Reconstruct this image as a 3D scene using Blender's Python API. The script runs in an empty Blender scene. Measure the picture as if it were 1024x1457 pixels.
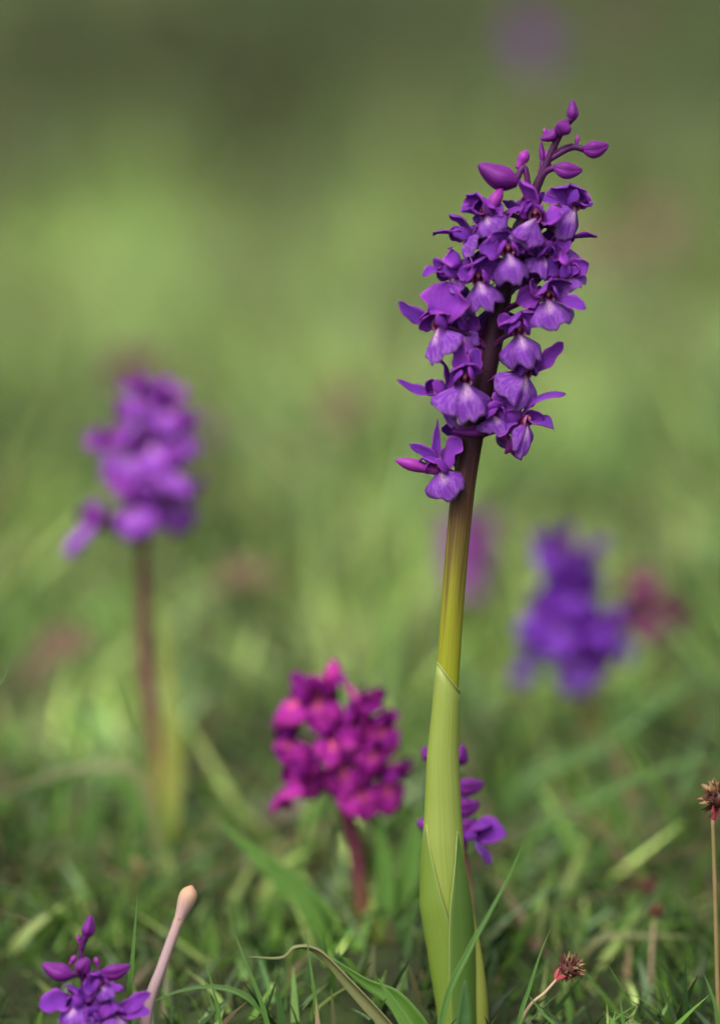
import bpy, math, random
import numpy as np

# ------------------------------------------------------------------ camera
SC = bpy.context.scene
COL = SC.collection
PITCH = math.radians(12.25)
CAM_H = 0.296
FPX = 1457 * 100.0 / 36.0            # focal length in photo pixels
FOCUS = 0.742
CAM = np.array([0.0, 0.0, CAM_H])
FWD = np.array([0.0, math.cos(PITCH), -math.sin(PITCH)])
UPV = np.array([0.0, math.sin(PITCH), math.cos(PITCH)])
RGT = np.array([1.0, 0.0, 0.0])
cd = bpy.data.cameras.new('camera')
cam = bpy.data.objects.new('camera', cd)
COL.objects.link(cam)
cam.location = CAM
cam.rotation_euler = (math.pi / 2 - PITCH, 0, 0)
cd.sensor_fit = 'VERTICAL'
cd.sensor_height = 36.0
cd.sensor_width = 36.0
cd.lens = 100.0
cd.clip_start = 0.02
cd.clip_end = 1000.0
cd.dof.use_dof = True
cd.dof.focus_distance = FOCUS
cd.dof.aperture_fstop = 2.8
SC.camera = cam

# ------------------------------------------------------------------ light: bright overcast
SUN_EL, SUN_AZ = math.radians(58), math.radians(-125)   # behind the camera, to the left
w = bpy.data.worlds.new('World')
SC.world = w
w.use_nodes = True
nt = w.node_tree
nt.nodes.clear()
sky = nt.nodes.new('ShaderNodeTexSky')
sky.sky_type = 'NISHITA'
sky.sun_disc = False
sky.sun_elevation = SUN_EL
sky.sun_rotation = math.pi / 2 - SUN_AZ
sky.air_density = 1.0
sky.dust_density = 4.0
sky.ozone_density = 1.0
hs = nt.nodes.new('ShaderNodeHueSaturation')
hs.inputs['Saturation'].default_value = 0.25
bg = nt.nodes.new('ShaderNodeBackground')
bg.inputs['Strength'].default_value = 0.13
ow = nt.nodes.new('ShaderNodeOutputWorld')
nt.links.new(sky.outputs[0], hs.inputs['Color'])
nt.links.new(hs.outputs[0], bg.inputs['Color'])
nt.links.new(bg.outputs[0], ow.inputs['Surface'])
sd = bpy.data.lights.new('sun', 'SUN')
sd.energy = 1.3
sd.angle = math.radians(30)
sd.color = (1.0, 0.96, 0.88)
sun = bpy.data.objects.new('sun', sd)
COL.objects.link(sun)
ld = np.array([math.cos(SUN_EL) * math.cos(SUN_AZ), math.cos(SUN_EL) * math.sin(SUN_AZ), math.sin(SUN_EL)])
from mathutils import Vector
sun.rotation_euler = Vector(ld).to_track_quat('Z', 'Y').to_euler()
SC.view_settings.view_transform = 'Standard'
SC.view_settings.look = 'None'
SC.view_settings.exposure = 1.25
SC.view_settings.gamma = 1.0
SC.view_settings.use_curve_mapping = False
SC.render.engine = 'CYCLES'
SC.cycles.use_denoising = True
SC.cycles.max_bounces = 8
SC.cycles.transparent_max_bounces = 4
SC.cycles.caustics_reflective = False
SC.cycles.caustics_refractive = False

rng = np.random.default_rng(7)
random.seed(7)

# ------------------------------------------------------------------ helpers
def at(px, py, depth):
    """photo pixel + distance along the lens axis -> world point"""
    return CAM + depth * (FWD + RGT * ((px - 512) / FPX) + UPV * ((728.5 - py) / FPX))

def smooth(x):
    x = np.clip(x, 0, 1)
    return x * x * (3 - 2 * x)

def ground_z(x, y):
    x = np.asarray(x, float); y = np.asarray(y, float)
    z = -0.05 * smooth((0.715 - y) / 0.10)
    z = z + 0.004 * np.sin(x * 31 + 1.3) * np.sin(y * 27 + .4) + 0.003 * np.sin(x * 57 - y * 41)
    far = np.clip(y - 2.5, 0, 40)
    z = z + 0.02 * far + 0.02 * np.sin(x * 1.7 + .5) * smooth((y - 1.5) / 3)
    return z

def unit(v):
    v = np.asarray(v, float)
    return v / (np.linalg.norm(v) + 1e-12)

def catmull(pts, n):
    pts = np.asarray(pts, float)
    if len(pts) < 3:
        t = np.linspace(0, 1, n)[:, None]
        return pts[0] * (1 - t) + pts[-1] * t
    P = np.vstack([2 * pts[0] - pts[1], pts, 2 * pts[-1] - pts[-2]])
    out = []
    m = len(pts) - 1
    for s in np.linspace(0, m, n):
        i = min(int(s), m - 1); t = s - i
        a, b, c, d = P[i], P[i + 1], P[i + 2], P[i + 3]
        out.append(0.5 * (2 * b + (c - a) * t + (2 * a - 5 * b + 4 * c - d) * t * t + (3 * b - a - 3 * c + d) * t ** 3))
    return np.array(out)

class Node:
    """a placed object together with its world origin"""
    def __init__(self, ob, org):
        self.ob = ob; self.org = np.asarray(org, float)

def raw_mesh(name, V, F, uv, mat):
    me = bpy.data.meshes.new(name)
    me.from_pydata(V.tolist(), [], F)
    if uv is not None:
        lay = me.uv_layers.new(name='UVMap')
        idx = np.empty(len(me.loops), dtype=np.int32)
        me.loops.foreach_get('vertex_index', idx)
        lay.data.foreach_set('uv', np.asarray(uv, float)[idx].ravel())
    me.polygons.foreach_set('use_smooth', [True] * len(me.polygons))
    me.materials.append(mat)
    me.update()
    return me

def place(name, V, F, uv, mat, parent=None, org=None):
    V = np.asarray(V, float)
    if org is None:
        org = parent.org if parent is not None else V[0]
    org = np.asarray(org, float)
    ob = bpy.data.objects.new(name, raw_mesh(name, V - org, F, uv, mat))
    COL.objects.link(ob)
    if parent is not None:
        ob.parent = parent.ob
        ob.location = org - parent.org
    else:
        ob.location = org
    return Node(ob, org)

def thing(name, label, cat, org, group=None):
    o = bpy.data.objects.new(name, None)
    COL.objects.link(o)
    o.empty_display_size = 0.01
    o.location = org
    tag(o, label, cat, group)
    return Node(o, org)

def tag(o, label=None, cat=None, group=None, kind=None):
    if isinstance(o, Node): o = o.ob
    if label: o['label'] = label
    if cat: o['category'] = cat
    if group: o['group'] = group
    if kind: o['kind'] = kind

def shell(P, t):
    """closed thin shell from a grid of points (nu, nv, 3)"""
    nu, nv, _ = P.shape
    du = np.gradient(P, axis=0); dv = np.gradient(P, axis=1)
    N = np.cross(du, dv)
    N /= (np.linalg.norm(N, axis=2, keepdims=True) + 1e-15)
    tt = np.full((nu, nv, 1), t * .5)
    tt[0] *= .5; tt[-1] *= .35; tt[:, 0] *= .35; tt[:, -1] *= .35
    V = np.concatenate([(P + N * tt).reshape(-1, 3), (P - N * tt).reshape(-1, 3)])
    u = np.repeat(np.linspace(0, 1, nu), nv); v = np.tile(np.linspace(0, 1, nv), nu)
    uv = np.concatenate([np.stack([u, v], 1)] * 2)
    F = []
    o = nu * nv
    for i in range(nu - 1):
        for j in range(nv - 1):
            a = i * nv + j
            F.append((a, a + nv, a + nv + 1, a + 1))
            F.append((o + a, o + a + 1, o + a + nv + 1, o + a + nv))
    for i in range(nu - 1):
        a = i * nv; b = a + nv
        F.append((a, o + a, o + b, b))
        a = i * nv + nv - 1; b = a + nv
        F.append((a, b, o + b, o + a))
    for j in range(nv - 1):
        F.append((j, j + 1, o + j + 1, o + j))
        a = (nu - 1) * nv + j
        F.append((a, o + a, o + a + 1, a + 1))
    return V, F, uv

def tube(pts, rad, seg=10, n=None, flute=0.0, flutes=5, seam=0.0):
    pts = np.asarray(pts, float); rad = np.asarray(rad, float)
    if n:
        s = np.linspace(0, 1, len(rad))
        rad = np.interp(np.linspace(0, 1, n), s, rad)
        pts = catmull(pts, n)
    m = len(pts)
    T = np.gradient(pts, axis=0)
    T /= (np.linalg.norm(T, axis=1, keepdims=True) + 1e-15)
    ref = np.array([0.31, -0.83, 0.46])
    a = unit(np.cross(T[0], ref))
    V, uv = [], []
    for i in range(m):
        a = unit(a - T[i] * np.dot(a, T[i]))
        b = np.cross(T[i], a)
        for j in range(seg):
            th = 2 * math.pi * j / seg
            r = rad[i] * (1 + flute * math.cos(th * flutes)) if not seam else rad[i] * (1 - seam * math.exp(-(((th * 3 / (2 * math.pi)) % 1 - .5) / .09) ** 2) + flute * math.cos(th * 3))
            V.append(pts[i] + r * (math.cos(th) * a + math.sin(th) * b))
            uv.append((i / (m - 1), j / seg))
    F = []
    for i in range(m - 1):
        for j in range(seg):
            k = (j + 1) % seg
            F.append((i * seg + j, i * seg + k, (i + 1) * seg + k, (i + 1) * seg + j))
    F.append(tuple(reversed(range(seg))))
    F.append(tuple(range((m - 1) * seg, m * seg)))
    return np.array(V), F, np.array(uv)

# ------------------------------------------------------------------ materials
def new_mat(name):
    m = bpy.data.materials.new(name)
    m.use_nodes = True
    t = m.node_tree
    t.nodes.clear()
    return m, t

def nd(t, typ, **kw):
    n = t.nodes.new(typ)
    for k, v in kw.items():
        setattr(n, k, v)
    return n

def math_n(t, op, a, b=None, clamp=False):
    n = nd(t, 'ShaderNodeMath', operation=op, use_clamp=clamp)
    for i, x in enumerate((a, b)):
        if x is None: continue
        if isinstance(x, (int, float)): n.inputs[i].default_value = x
        else: t.links.new(x, n.inputs[i])
    return n.outputs[0]

def mixc(t, f, a, b, mode='MIX'):
    n = nd(t, 'ShaderNodeMix', data_type='RGBA', blend_type=mode)
    if isinstance(f, (int, float)): n.inputs[0].default_value = f
    else: t.links.new(f, n.inputs[0])
    for i, x in ((6, a), (7, b)):
        if isinstance(x, tuple): n.inputs[i].default_value = (*x, 1)
        else: t.links.new(x, n.inputs[i])
    return n.outputs[2]

def noise(t, scale, detail=3, vec=None, rough=.55):
    n = nd(t, 'ShaderNodeTexNoise')
    n.inputs['Scale'].default_value = scale
    n.inputs['Detail'].default_value = detail
    n.inputs['Roughness'].default_value = rough
    if vec is not None: t.links.new(vec, n.inputs['Vector'])
    return n.outputs['Fac']

def ramp(t, f, stops):
    n = nd(t, 'ShaderNodeValToRGB')
    e = n.color_ramp.elements
    while len(e) > 1: e.remove(e[-1])
    e[0].position = stops[0][0]; e[0].color = (*stops[0][1], 1)
    for p, c in stops[1:]:
        x = e.new(p); x.color = (*c, 1)
    t.links.new(f, n.inputs[0])
    return n.outputs[0]

def finish(t, col, rough=.5, trans=.25, spec=.3, bump=None, bstr=.2, tcol=None, sheen=0):
    p = nd(t, 'ShaderNodeBsdfPrincipled')
    t.links.new(col, p.inputs['Base Color'])
    if isinstance(rough, (int, float)): p.inputs['Roughness'].default_value = rough
    else: t.links.new(rough, p.inputs['Roughness'])
    p.inputs['Specular IOR Level'].default_value = spec
    p.inputs['Sheen Weight'].default_value = sheen
    if bump is not None:
        b = nd(t, 'ShaderNodeBump')
        b.inputs['Strength'].default_value = bstr
        b.inputs['Distance'].default_value = 0.0004
        t.links.new(bump, b.inputs['Height'])
        t.links.new(b.outputs[0], p.inputs['Normal'])
    o = nd(t, 'ShaderNodeOutputMaterial')
    if trans > 0:
        tr = nd(t, 'ShaderNodeBsdfTranslucent')
        t.links.new(tcol if tcol is not None else col, tr.inputs['Color'])
        mx = nd(t, 'ShaderNodeMixShader')
        mx.inputs[0].default_value = trans
        t.links.new(p.outputs[0], mx.inputs[1])
        t.links.new(tr.outputs[0], mx.inputs[2])
        t.links.new(mx.outputs[0], o.inputs['Surface'])
    else:
        t.links.new(p.outputs[0], o.inputs['Surface'])

def uv_nodes(t):
    uv = nd(t, 'ShaderNodeUVMap')
    s = nd(t, 'ShaderNodeSeparateXYZ')
    t.links.new(uv.outputs[0], s.inputs[0])
    return uv.outputs[0], s.outputs[0], s.outputs[1]

def stretch(t, vec, sx, sy, sz=1.0):
    m = nd(t, 'ShaderNodeMapping')
    m.inputs['Scale'].default_value = (sx, sy, sz)
    t.links.new(vec, m.inputs['Vector'])
    return m.outputs[0]

def petal_mat(name, base, dark, edge, trans=.3):
    m, t = new_mat(name)
    uv, u, v = uv_nodes(t)
    g = nd(t, 'ShaderNodeNewGeometry').outputs['Position']
    e = math_n(t, 'ABSOLUTE', math_n(t, 'SUBTRACT', v, .5))
    e = math_n(t, 'MULTIPLY', e, 2.0)
    e = math_n(t, 'POWER', e, 9.0)
    nz = noise(t, 420, 3, g)
    c = mixc(t, nz, dark, base)
    oi = nd(t, 'ShaderNodeObjectInfo').outputs['Random']
    hsv = nd(t, 'ShaderNodeHueSaturation')
    t.links.new(c, hsv.inputs['Color'])
    t.links.new(math_n(t, 'ADD', math_n(t, 'MULTIPLY', oi, .035), .4825), hsv.inputs['Hue'])
    t.links.new(math_n(t, 'ADD', math_n(t, 'MULTIPLY', oi, .3), .85), hsv.inputs['Value'])
    vein = noise(t, 1.0, 2, stretch(t, uv, 1.2, 16))
    vm = math_n(t, 'MULTIPLY', math_n(t, 'SUBTRACT', vein, .5), 2.6, True)
    c2 = mixc(t, math_n(t, 'MULTIPLY', vm, .85), hsv.outputs[0], dark)
    root = math_n(t, 'POWER', math_n(t, 'SUBTRACT', 1.0, u), 5.0)
    c3 = mixc(t, math_n(t, 'MULTIPLY', root, .5), c2, edge)
    c4 = mixc(t, math_n(t, 'MULTIPLY', e, .75), c3, edge)
    bmp = noise(t, 1.0, 2, stretch(t, uv, 3, 26))
    finish(t, c4, .6, trans, .15, bmp, .8)
    return m

def lip_mat(name, base, dark, pale, trans=.3):
    m, t = new_mat(name)
    uv, u, v = uv_nodes(t)
    g = nd(t, 'ShaderNodeNewGeometry').outputs['Position']
    av = math_n(t, 'MULTIPLY', math_n(t, 'ABSOLUTE', math_n(t, 'SUBTRACT', v, .5)), 2.0)
    c = mixc(t, noise(t, 380, 3, g), dark, base)
    # branching pale veins fanning out of the throat
    vn = noise(t, 1.0, 3, stretch(t, uv, 2.2, 13))
    vl = math_n(t, 'SUBTRACT', 1.0, math_n(t, 'MULTIPLY', math_n(t, 'ABSOLUTE', math_n(t, 'SUBTRACT', vn, .5)), 14.0), True)
    c = mixc(t, math_n(t, 'MULTIPLY', vl, .15), c, pale)
    # pale centre
    mid = math_n(t, 'SUBTRACT', 1.1, math_n(t, 'MULTIPLY', av, 2.4), True)
    lon = math_n(t, 'SUBTRACT', 1.12, math_n(t, 'MULTIPLY', u, 2.0), True)
    pc = math_n(t, 'MULTIPLY', mid, lon)
    pc = math_n(t, 'MULTIPLY', pc, math_n(t, 'ADD', noise(t, 700, 2, g), .85), True)
    c = mixc(t, pc, c, pale)
    # purple spots on it
    vo = nd(t, 'ShaderNodeTexVoronoi')
    vo.inputs['Scale'].default_value = 1.0
    t.links.new(stretch(t, uv, 9, 13), vo.inputs['Vector'])
    sp = math_n(t, 'SUBTRACT', 1.0, math_n(t, 'MULTIPLY', vo.outputs['Distance'], 2.6), True)
    sp = math_n(t, 'MULTIPLY', math_n(t, 'GREATER_THAN', sp, .35), math_n(t, 'MULTIPLY', pc, 1.6, True))
    c = mixc(t, math_n(t, 'MULTIPLY', sp, .9), c, (0.10, 0.008, 0.13))
    ed = math_n(t, 'POWER', u, 14.0)
    c = mixc(t, math_n(t, 'MULTIPLY', ed, .15), c, pale)
    bmp = noise(t, 1.0, 3, stretch(t, uv, 4, 24))
    finish(t, c, .65, trans, .12, bmp, .7)
    return m

def plain_mat(name, a, b, scale=300, rough=.5, trans=0.0, bstr=.2, spec=.3, along=None):
    m, t = new_mat(name)
    if along:
        uv, u, v = uv_nodes(t)
        f = noise(t, 1.0, 3, stretch(t, uv, *along))
    else:
        g = nd(t, 'ShaderNodeNewGeometry').outputs['Position']
        f = noise(t, scale, 3, g)
    c = mixc(t, f, a, b)
    finish(t, c, rough, trans, spec * .55, f, bstr)
    return m

def stem_mat(name, stops, streak=.5):
    """colour runs along the stalk: green below, wine-purple above"""
    m, t = new_mat(name)
    uv, u, v = uv_nodes(t)
    st = noise(t, 1.0, 3, stretch(t, uv, 7, 22))
    uu = math_n(t, 'ADD', u, math_n(t, 'MULTIPLY', math_n(t, 'SUBTRACT', st, .5), .22))
    c = ramp(t, uu, stops)
    fine = noise(t, 1.0, 3, stretch(t, uv, 5, 40))
    c = mixc(t, math_n(t, 'MULTIPLY', fine, streak, True), c, (.45, .35, .35), 'MULTIPLY')
    finish(t, c, .55, .08, .18, fine, .4)
    return m

def leaf_mat(name, a, b, rib, trans=.35, ribw=.7):
    m, t = new_mat(name)
    uv, u, v = uv_nodes(t)
    g = nd(t, 'ShaderNodeNewGeometry').outputs['Position']
    c = mixc(t, noise(t, 60, 3, g), a, b)
    vn = noise(t, 1.0, 2, stretch(t, uv, 1.0, 34))
    c = mixc(t, math_n(t, 'MULTIPLY', math_n(t, 'SUBTRACT', vn, .42), 2.0, True), c, b)
    mid = math_n(t, 'SUBTRACT', 1.0, math_n(t, 'MULTIPLY', math_n(t, 'ABSOLUTE', math_n(t, 'SUBTRACT', v, .5)), 26.0), True)
    c = mixc(t, math_n(t, 'MULTIPLY', mid, ribw), c, rib)
    ed = math_n(t, 'POWER', math_n(t, 'MULTIPLY', math_n(t, 'ABSOLUTE', math_n(t, 'SUBTRACT', v, .5)), 2.0), 22.0)
    c = mixc(t, ed, c, rib)
    finish(t, c, .4, trans, .4, vn, .35)
    return m

def attr_mat(name, trans=.35, rough=.5):
    m, t = new_mat(name)
    a = nd(t, 'ShaderNodeAttribute')
    a.attribute_name = 'tint'
    g = nd(t, 'ShaderNodeNewGeometry').outputs['Position']
    f = noise(t, 90, 2, g)
    c = mixc(t, math_n(t, 'MULTIPLY', f, .5), a.outputs['Color'], (0.06, 0.09, 0.02), 'MULTIPLY')
    c = mixc(t, .75, c, a.outputs['Color'])
    finish(t, c, rough, trans, .3)
    return m

M = {}
M['petal'] = petal_mat('purple_petal', (0.205, 0.040, 0.405), (0.140, 0.019, 0.285), (0.40, 0.065, 0.45))
M['lip'] = lip_mat('purple_lip', (0.172, 0.036, 0.345), (0.132, 0.021, 0.27), (0.64, 0.38, 0.62))
M['spur'] = plain_mat('magenta_spur', (0.16, 0.010, 0.18), (0.27, 0.03, 0.28), 500, .45, .12)
M['bud'] = plain_mat('purple_bud', (0.050, 0.004, 0.075), (0.185, 0.018, 0.225), 260, .55, .10, .6, along=(2.2, 16))
M['pedicel'] = plain_mat('dark_purple_stalk', (0.030, 0.004, 0.036), (0.075, 0.010, 0.085), 400, .45)
M['bract'] = plain_mat('wine_bract', (0.096, 0.008, 0.084), (0.168, 0.024, 0.156), 400, .5, .2)
M['stem'] = stem_mat('orchid_stem', [(0, (0.20, 0.25, 0.03)), (.38, (0.235, 0.275, 0.012)), (.47, (0.20, 0.20, 0.014)), (.53, (0.12, 0.095, 0.016)),
                                    (.58, (0.07, 0.035, 0.014)), (.65, (0.030, 0.007, 0.012)), (.85, (0.028, 0.004, 0.024)), (1, (0.06, 0.006, 0.06))], .5)
M['sheath'] = leaf_mat('sheath_leaf', (0.30, 0.335, 0.10), (0.19, 0.27, 0.018), (0.46, 0.47, 0.25), .3, 0.0)
M['boat_leaf'] = leaf_mat('clasping_leaf', (0.19, 0.25, 0.05), (0.125, 0.21, 0.018), (0.30, 0.33, 0.10), .3, 0.0)
M['inner_leaf'] = leaf_mat('green_leaf', (0.095, 0.17, 0.03), (0.065, 0.135, 0.018), (0.26, 0.32, 0.09), .3, 0.0)
M['pale_leaf'] = leaf_mat('yellow_green_leaf', (0.29, 0.29, 0.06), (0.20, 0.25, 0.035), (0.36, 0.38, 0.14), .3, .2)
M['green_leaf'] = leaf_mat('meadow_leaf', (0.065, 0.155, 0.018), (0.10, 0.215, 0.028), (0.15, 0.26, 0.07), .35, .4)
M['blade'] = leaf_mat('grass_blade', (0.055, 0.135, 0.020), (0.08, 0.18, 0.028), (0.12, 0.21, 0.05), .3, .3)
M['dark_blade'] = leaf_mat('dark_grass_blade', (0.020, 0.065, 0.012), (0.035, 0.095, 0.016), (0.06, 0.12, 0.03), .2, .3)
M['straw_leaf'] = leaf_mat('withered_leaf', (0.20, 0.18, 0.075), (0.13, 0.16, 0.045), (0.26, 0.25, 0.13), .3, .4)
def throat_mat():
    m, t = new_mat('flower_throat')
    uv, u, v = uv_nodes(t)
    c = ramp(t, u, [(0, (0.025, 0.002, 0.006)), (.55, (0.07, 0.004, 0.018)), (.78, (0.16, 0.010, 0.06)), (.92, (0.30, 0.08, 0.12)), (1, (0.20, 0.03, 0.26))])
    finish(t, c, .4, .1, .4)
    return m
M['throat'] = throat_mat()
M['column'] = plain_mat('flower_column', (0.20, 0.02, 0.08), (0.36, 0.12, 0.12), 600, .4)
M['petal_mag'] = petal_mat('magenta_petal', (0.27, 0.008, 0.27), (0.14, 0.004, 0.14), (0.50, 0.03, 0.26))
M['lip_mag'] = lip_mat('magenta_lip', (0.34, 0.012, 0.27), (0.22, 0.006, 0.20), (0.85, 0.16, 0.20))
M['spur_mag'] = plain_mat('deep_magenta_spur', (0.238, 0.004, 0.140), (0.385, 0.021, 0.224), 500)
M['petal_pink'] = petal_mat('pink_petal', (0.300, 0.060, 0.312), (0.216, 0.030, 0.240), (0.396, 0.132, 0.360))
M['lip_pink'] = lip_mat('pink_lip', (0.300, 0.072, 0.324), (0.228, 0.036, 0.264), (0.468, 0.288, 0.450))
M['petal_dusk'] = petal_mat('dusky_petal', (0.192, 0.018, 0.096), (0.108, 0.007, 0.060), (0.300, 0.060, 0.132))
M['lip_dusk'] = lip_mat('dusky_lip', (0.216, 0.030, 0.144), (0.132, 0.012, 0.084), (0.330, 0.132, 0.192))
M['petal_vio'] = petal_mat('violet_petal', (0.140, 0.017, 0.329), (0.087, 0.008, 0.210), (0.224, 0.049, 0.385))
M['lip_vio'] = lip_mat('violet_lip', (0.140, 0.021, 0.364), (0.091, 0.009, 0.252), (0.315, 0.154, 0.476))
M['stem_red'] = stem_mat('wine_stem', [(0, (0.216, 0.228, 0.036)), (.25, (0.192, 0.144, 0.042)), (.45, (0.132, 0.030, 0.048)), (.7, (0.084, 0.024, 0.024)), (1, (0.084, 0.012, 0.042))], .4)
M['lilac'] = petal_mat('lilac_petal', (0.30, 0.055, 0.43), (0.20, 0.028, 0.31), (0.44, 0.09, 0.46))
M['lip_lilac'] = lip_mat('lilac_lip', (0.26, 0.055, 0.45), (0.20, 0.032, 0.34), (0.60, 0.33, 0.62))
M['stem_wine'] = stem_mat('dark_wine_stem', [(0, (0.16, 0.09, 0.03)), (.3, (0.09, 0.02, 0.03)), (1, (0.06, 0.006, 0.03))], .4)
M['olive_stalk'] = plain_mat('olive_stalk', (0.12, 0.10, 0.035), (0.19, 0.13, 0.06), 300, .6)
M['straw'] = plain_mat('dry_stalk', (0.300, 0.198, 0.120), (0.372, 0.276, 0.180), 300, .6)
M['pinkstalk'] = stem_mat('pink_dry_stalk', [(0, (0.28, 0.18, 0.18)), (.5, (0.36, 0.25, 0.26)), (.80, (0.40, 0.27, 0.25)), (.93, (0.48, 0.29, 0.19)), (1, (0.46, 0.25, 0.14))], .4)
M['husk'] = plain_mat('dark_husk', (0.032, 0.008, 0.010), (0.098, 0.035, 0.025), 900, .4, 0, .3)
M['husk_tip'] = plain_mat('tawny_husk', (0.156, 0.078, 0.036), (0.276, 0.174, 0.084), 900, .5)
M['redbract'] = plain_mat('red_sheath', (0.216, 0.018, 0.030), (0.330, 0.072, 0.072), 500, .45, .1)
M['grass'] = attr_mat('turf_blades', .4)
M['deadleaf'] = plain_mat('dead_leaf', (0.085, 0.05, 0.03), (0.155, 0.10, 0.065), 200, .7, .15)
M['pebble'] = plain_mat('pale_stone', (0.12, 0.095, 0.085), (0.21, 0.18, 0.155), 400, .9)

# ------------------------------------------------------------------ ground
def build_ground():
    ys = np.concatenate([np.linspace(-2, .5, 12), np.linspace(.52, 1.6, 60), np.geomspace(1.65, 400, 60)])
    xs = np.concatenate([-np.geomspace(400, .62, 34), np.linspace(-.6, .6, 50), np.geomspace(.62, 400, 34)])
    X, Y = np.meshgrid(xs, ys)
    Z = ground_z(X, Y)
    V = np.stack([X, Y, Z], 2).reshape(-1, 3)
    n = len(xs)
    F = [(i * n + j, i * n + j + 1, (i + 1) * n + j + 1, (i + 1) * n + j) for i in range(len(ys) - 1) for j in range(n - 1)]
    m, t = new_mat('meadow_soil')
    g = nd(t, 'ShaderNodeNewGeometry').outputs['Position']
    f1 = noise(t, 45, 5, g, .65)
    f2 = noise(t, 2.2, 4, g)
    soil = ramp(t, f1, [(.3, (0.014, 0.014, 0.007)), (.5, (0.022, 0.030, 0.010)), (.7, (0.035, 0.055, 0.016))])
    mead = ramp(t, f2, [(.3, (0.06, 0.085, 0.03)), (.55, (0.09, 0.115, 0.04)), (.75, (0.10, 0.09, 0.05))])
    sx = nd(t, 'ShaderNodeSeparateXYZ'); t.links.new(g, sx.inputs[0])
    far = math_n(t, 'DIVIDE', math_n(t, 'SUBTRACT', sx.outputs[1], 3.0), 5.0, True)
    c = mixc(t, far, soil, mead)
    finish(t, c, .9, 0, .1, f1, .8)
    o = place('ground', V, F, None, m, org=(0, 0, 0))
    tag(o, 'low meadow ground under the turf', None, None, 'structure')
build_ground()

# ------------------------------------------------------------------ turf (uncountable grass)
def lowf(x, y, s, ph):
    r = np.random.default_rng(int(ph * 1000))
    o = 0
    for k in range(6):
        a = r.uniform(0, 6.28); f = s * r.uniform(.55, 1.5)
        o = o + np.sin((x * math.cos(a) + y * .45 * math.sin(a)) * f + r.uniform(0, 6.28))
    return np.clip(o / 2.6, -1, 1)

def blades(name, x, y, h, wd, lean, az, curve, col, mat, label, K=4, z0=None):
    n = len(x)
    z = ground_z(x, y) - .003 if z0 is None else z0
    base = np.stack([x, y, z], 1)
    d = np.stack([np.cos(az), np.sin(az), np.zeros(n)], 1)
    face = rng.uniform(0, math.pi, n)
    s = np.stack([np.cos(face), np.sin(face), np.zeros(n)], 1)
    V = np.zeros((n, 2 * K + 1, 3))
    for k in range(K + 1):
        u = k / K
        c = base + d * (h * (lean * u + curve * u * u))[:, None]
        c[:, 2] += h * (u - .35 * curve * u * u)
        hw = wd * .5 * (1 - u ** 1.8)
        if k < K:
            V[:, 2 * k] = c - s * hw[:, None]
            V[:, 2 * k + 1] = c + s * hw[:, None]
        else:
            V[:, 2 * K] = c
    nv = 2 * K + 1
    quads = np.array([[2 * k, 2 * k + 1, 2 * k + 3, 2 * k + 2] for k in range(K - 1)])
    tri = np.array([[2 * K - 2, 2 * K - 1, 2 * K]])
    off = (np.arange(n) * nv)[:, None, None]
    Q = (quads[None] + off).reshape(n, -1)
    T = (tri[None] + off).reshape(n, -1)
    loops = np.concatenate([Q, T], 1).ravel().astype(np.int32)
    cnt = np.tile(np.array([4] * (K - 1) + [3]), n)
    start = np.concatenate([[0], np.cumsum(cnt)[:-1]]).astype(np.int32)
    me = bpy.data.meshes.new(name)
    me.vertices.add(n * nv); me.vertices.foreach_set('co', V.ravel())
    me.loops.add(len(loops)); me.loops.foreach_set('vertex_index', loops)
    me.polygons.add(len(start)); me.polygons.foreach_set('loop_start', start)
    me.polygons.foreach_set('use_smooth', np.ones(len(start), bool))
    me.update(calc_edges=True)
    at_ = me.attributes.new('tint', 'FLOAT_COLOR', 'POINT')
    c4 = np.concatenate([np.repeat(col, nv, 0), np.ones((n * nv, 1))], 1)
    at_.data.foreach_set('color', c4.ravel())
    me.materials.append(mat)
    ob = bpy.data.objects.new(name, me)
    COL.objects.link(ob)
    tag(ob, label, 'grass', None, 'stuff')
    return ob

G_LIGHT = np.array([0.285, 0.37, 0.105]); G_MID = np.array([0.115, 0.225, 0.035]); G_DARK = np.array([0.045, 0.095, 0.024])
G_STRAW = np.array([0.26, 0.18, 0.10]); G_OLIVE = np.array([0.105, 0.105, 0.045]); G_BLUE = np.array([0.20, 0.29, 0.14])
def pick(n, probs, jit=.22):
    pal = np.stack([G_LIGHT, G_MID, G_DARK, G_STRAW, G_OLIVE, G_BLUE])
    p = np.asarray(probs, float); p = p / p.sum(-1, keepdims=True)
    if p.ndim == 1: p = np.tile(p, (n, 1))
    r = rng.random(n)[:, None]
    idx = (p.cumsum(1) < r).sum(1).clip(0, 5)
    return pal[idx] * rng.uniform(1 - jit, 1 + jit, (n, 1))

def in_clear(x, y):      # keep the tall plants' own feet free
    return np.hypot(x - 0.025, y - 0.70) < 0.006

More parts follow.
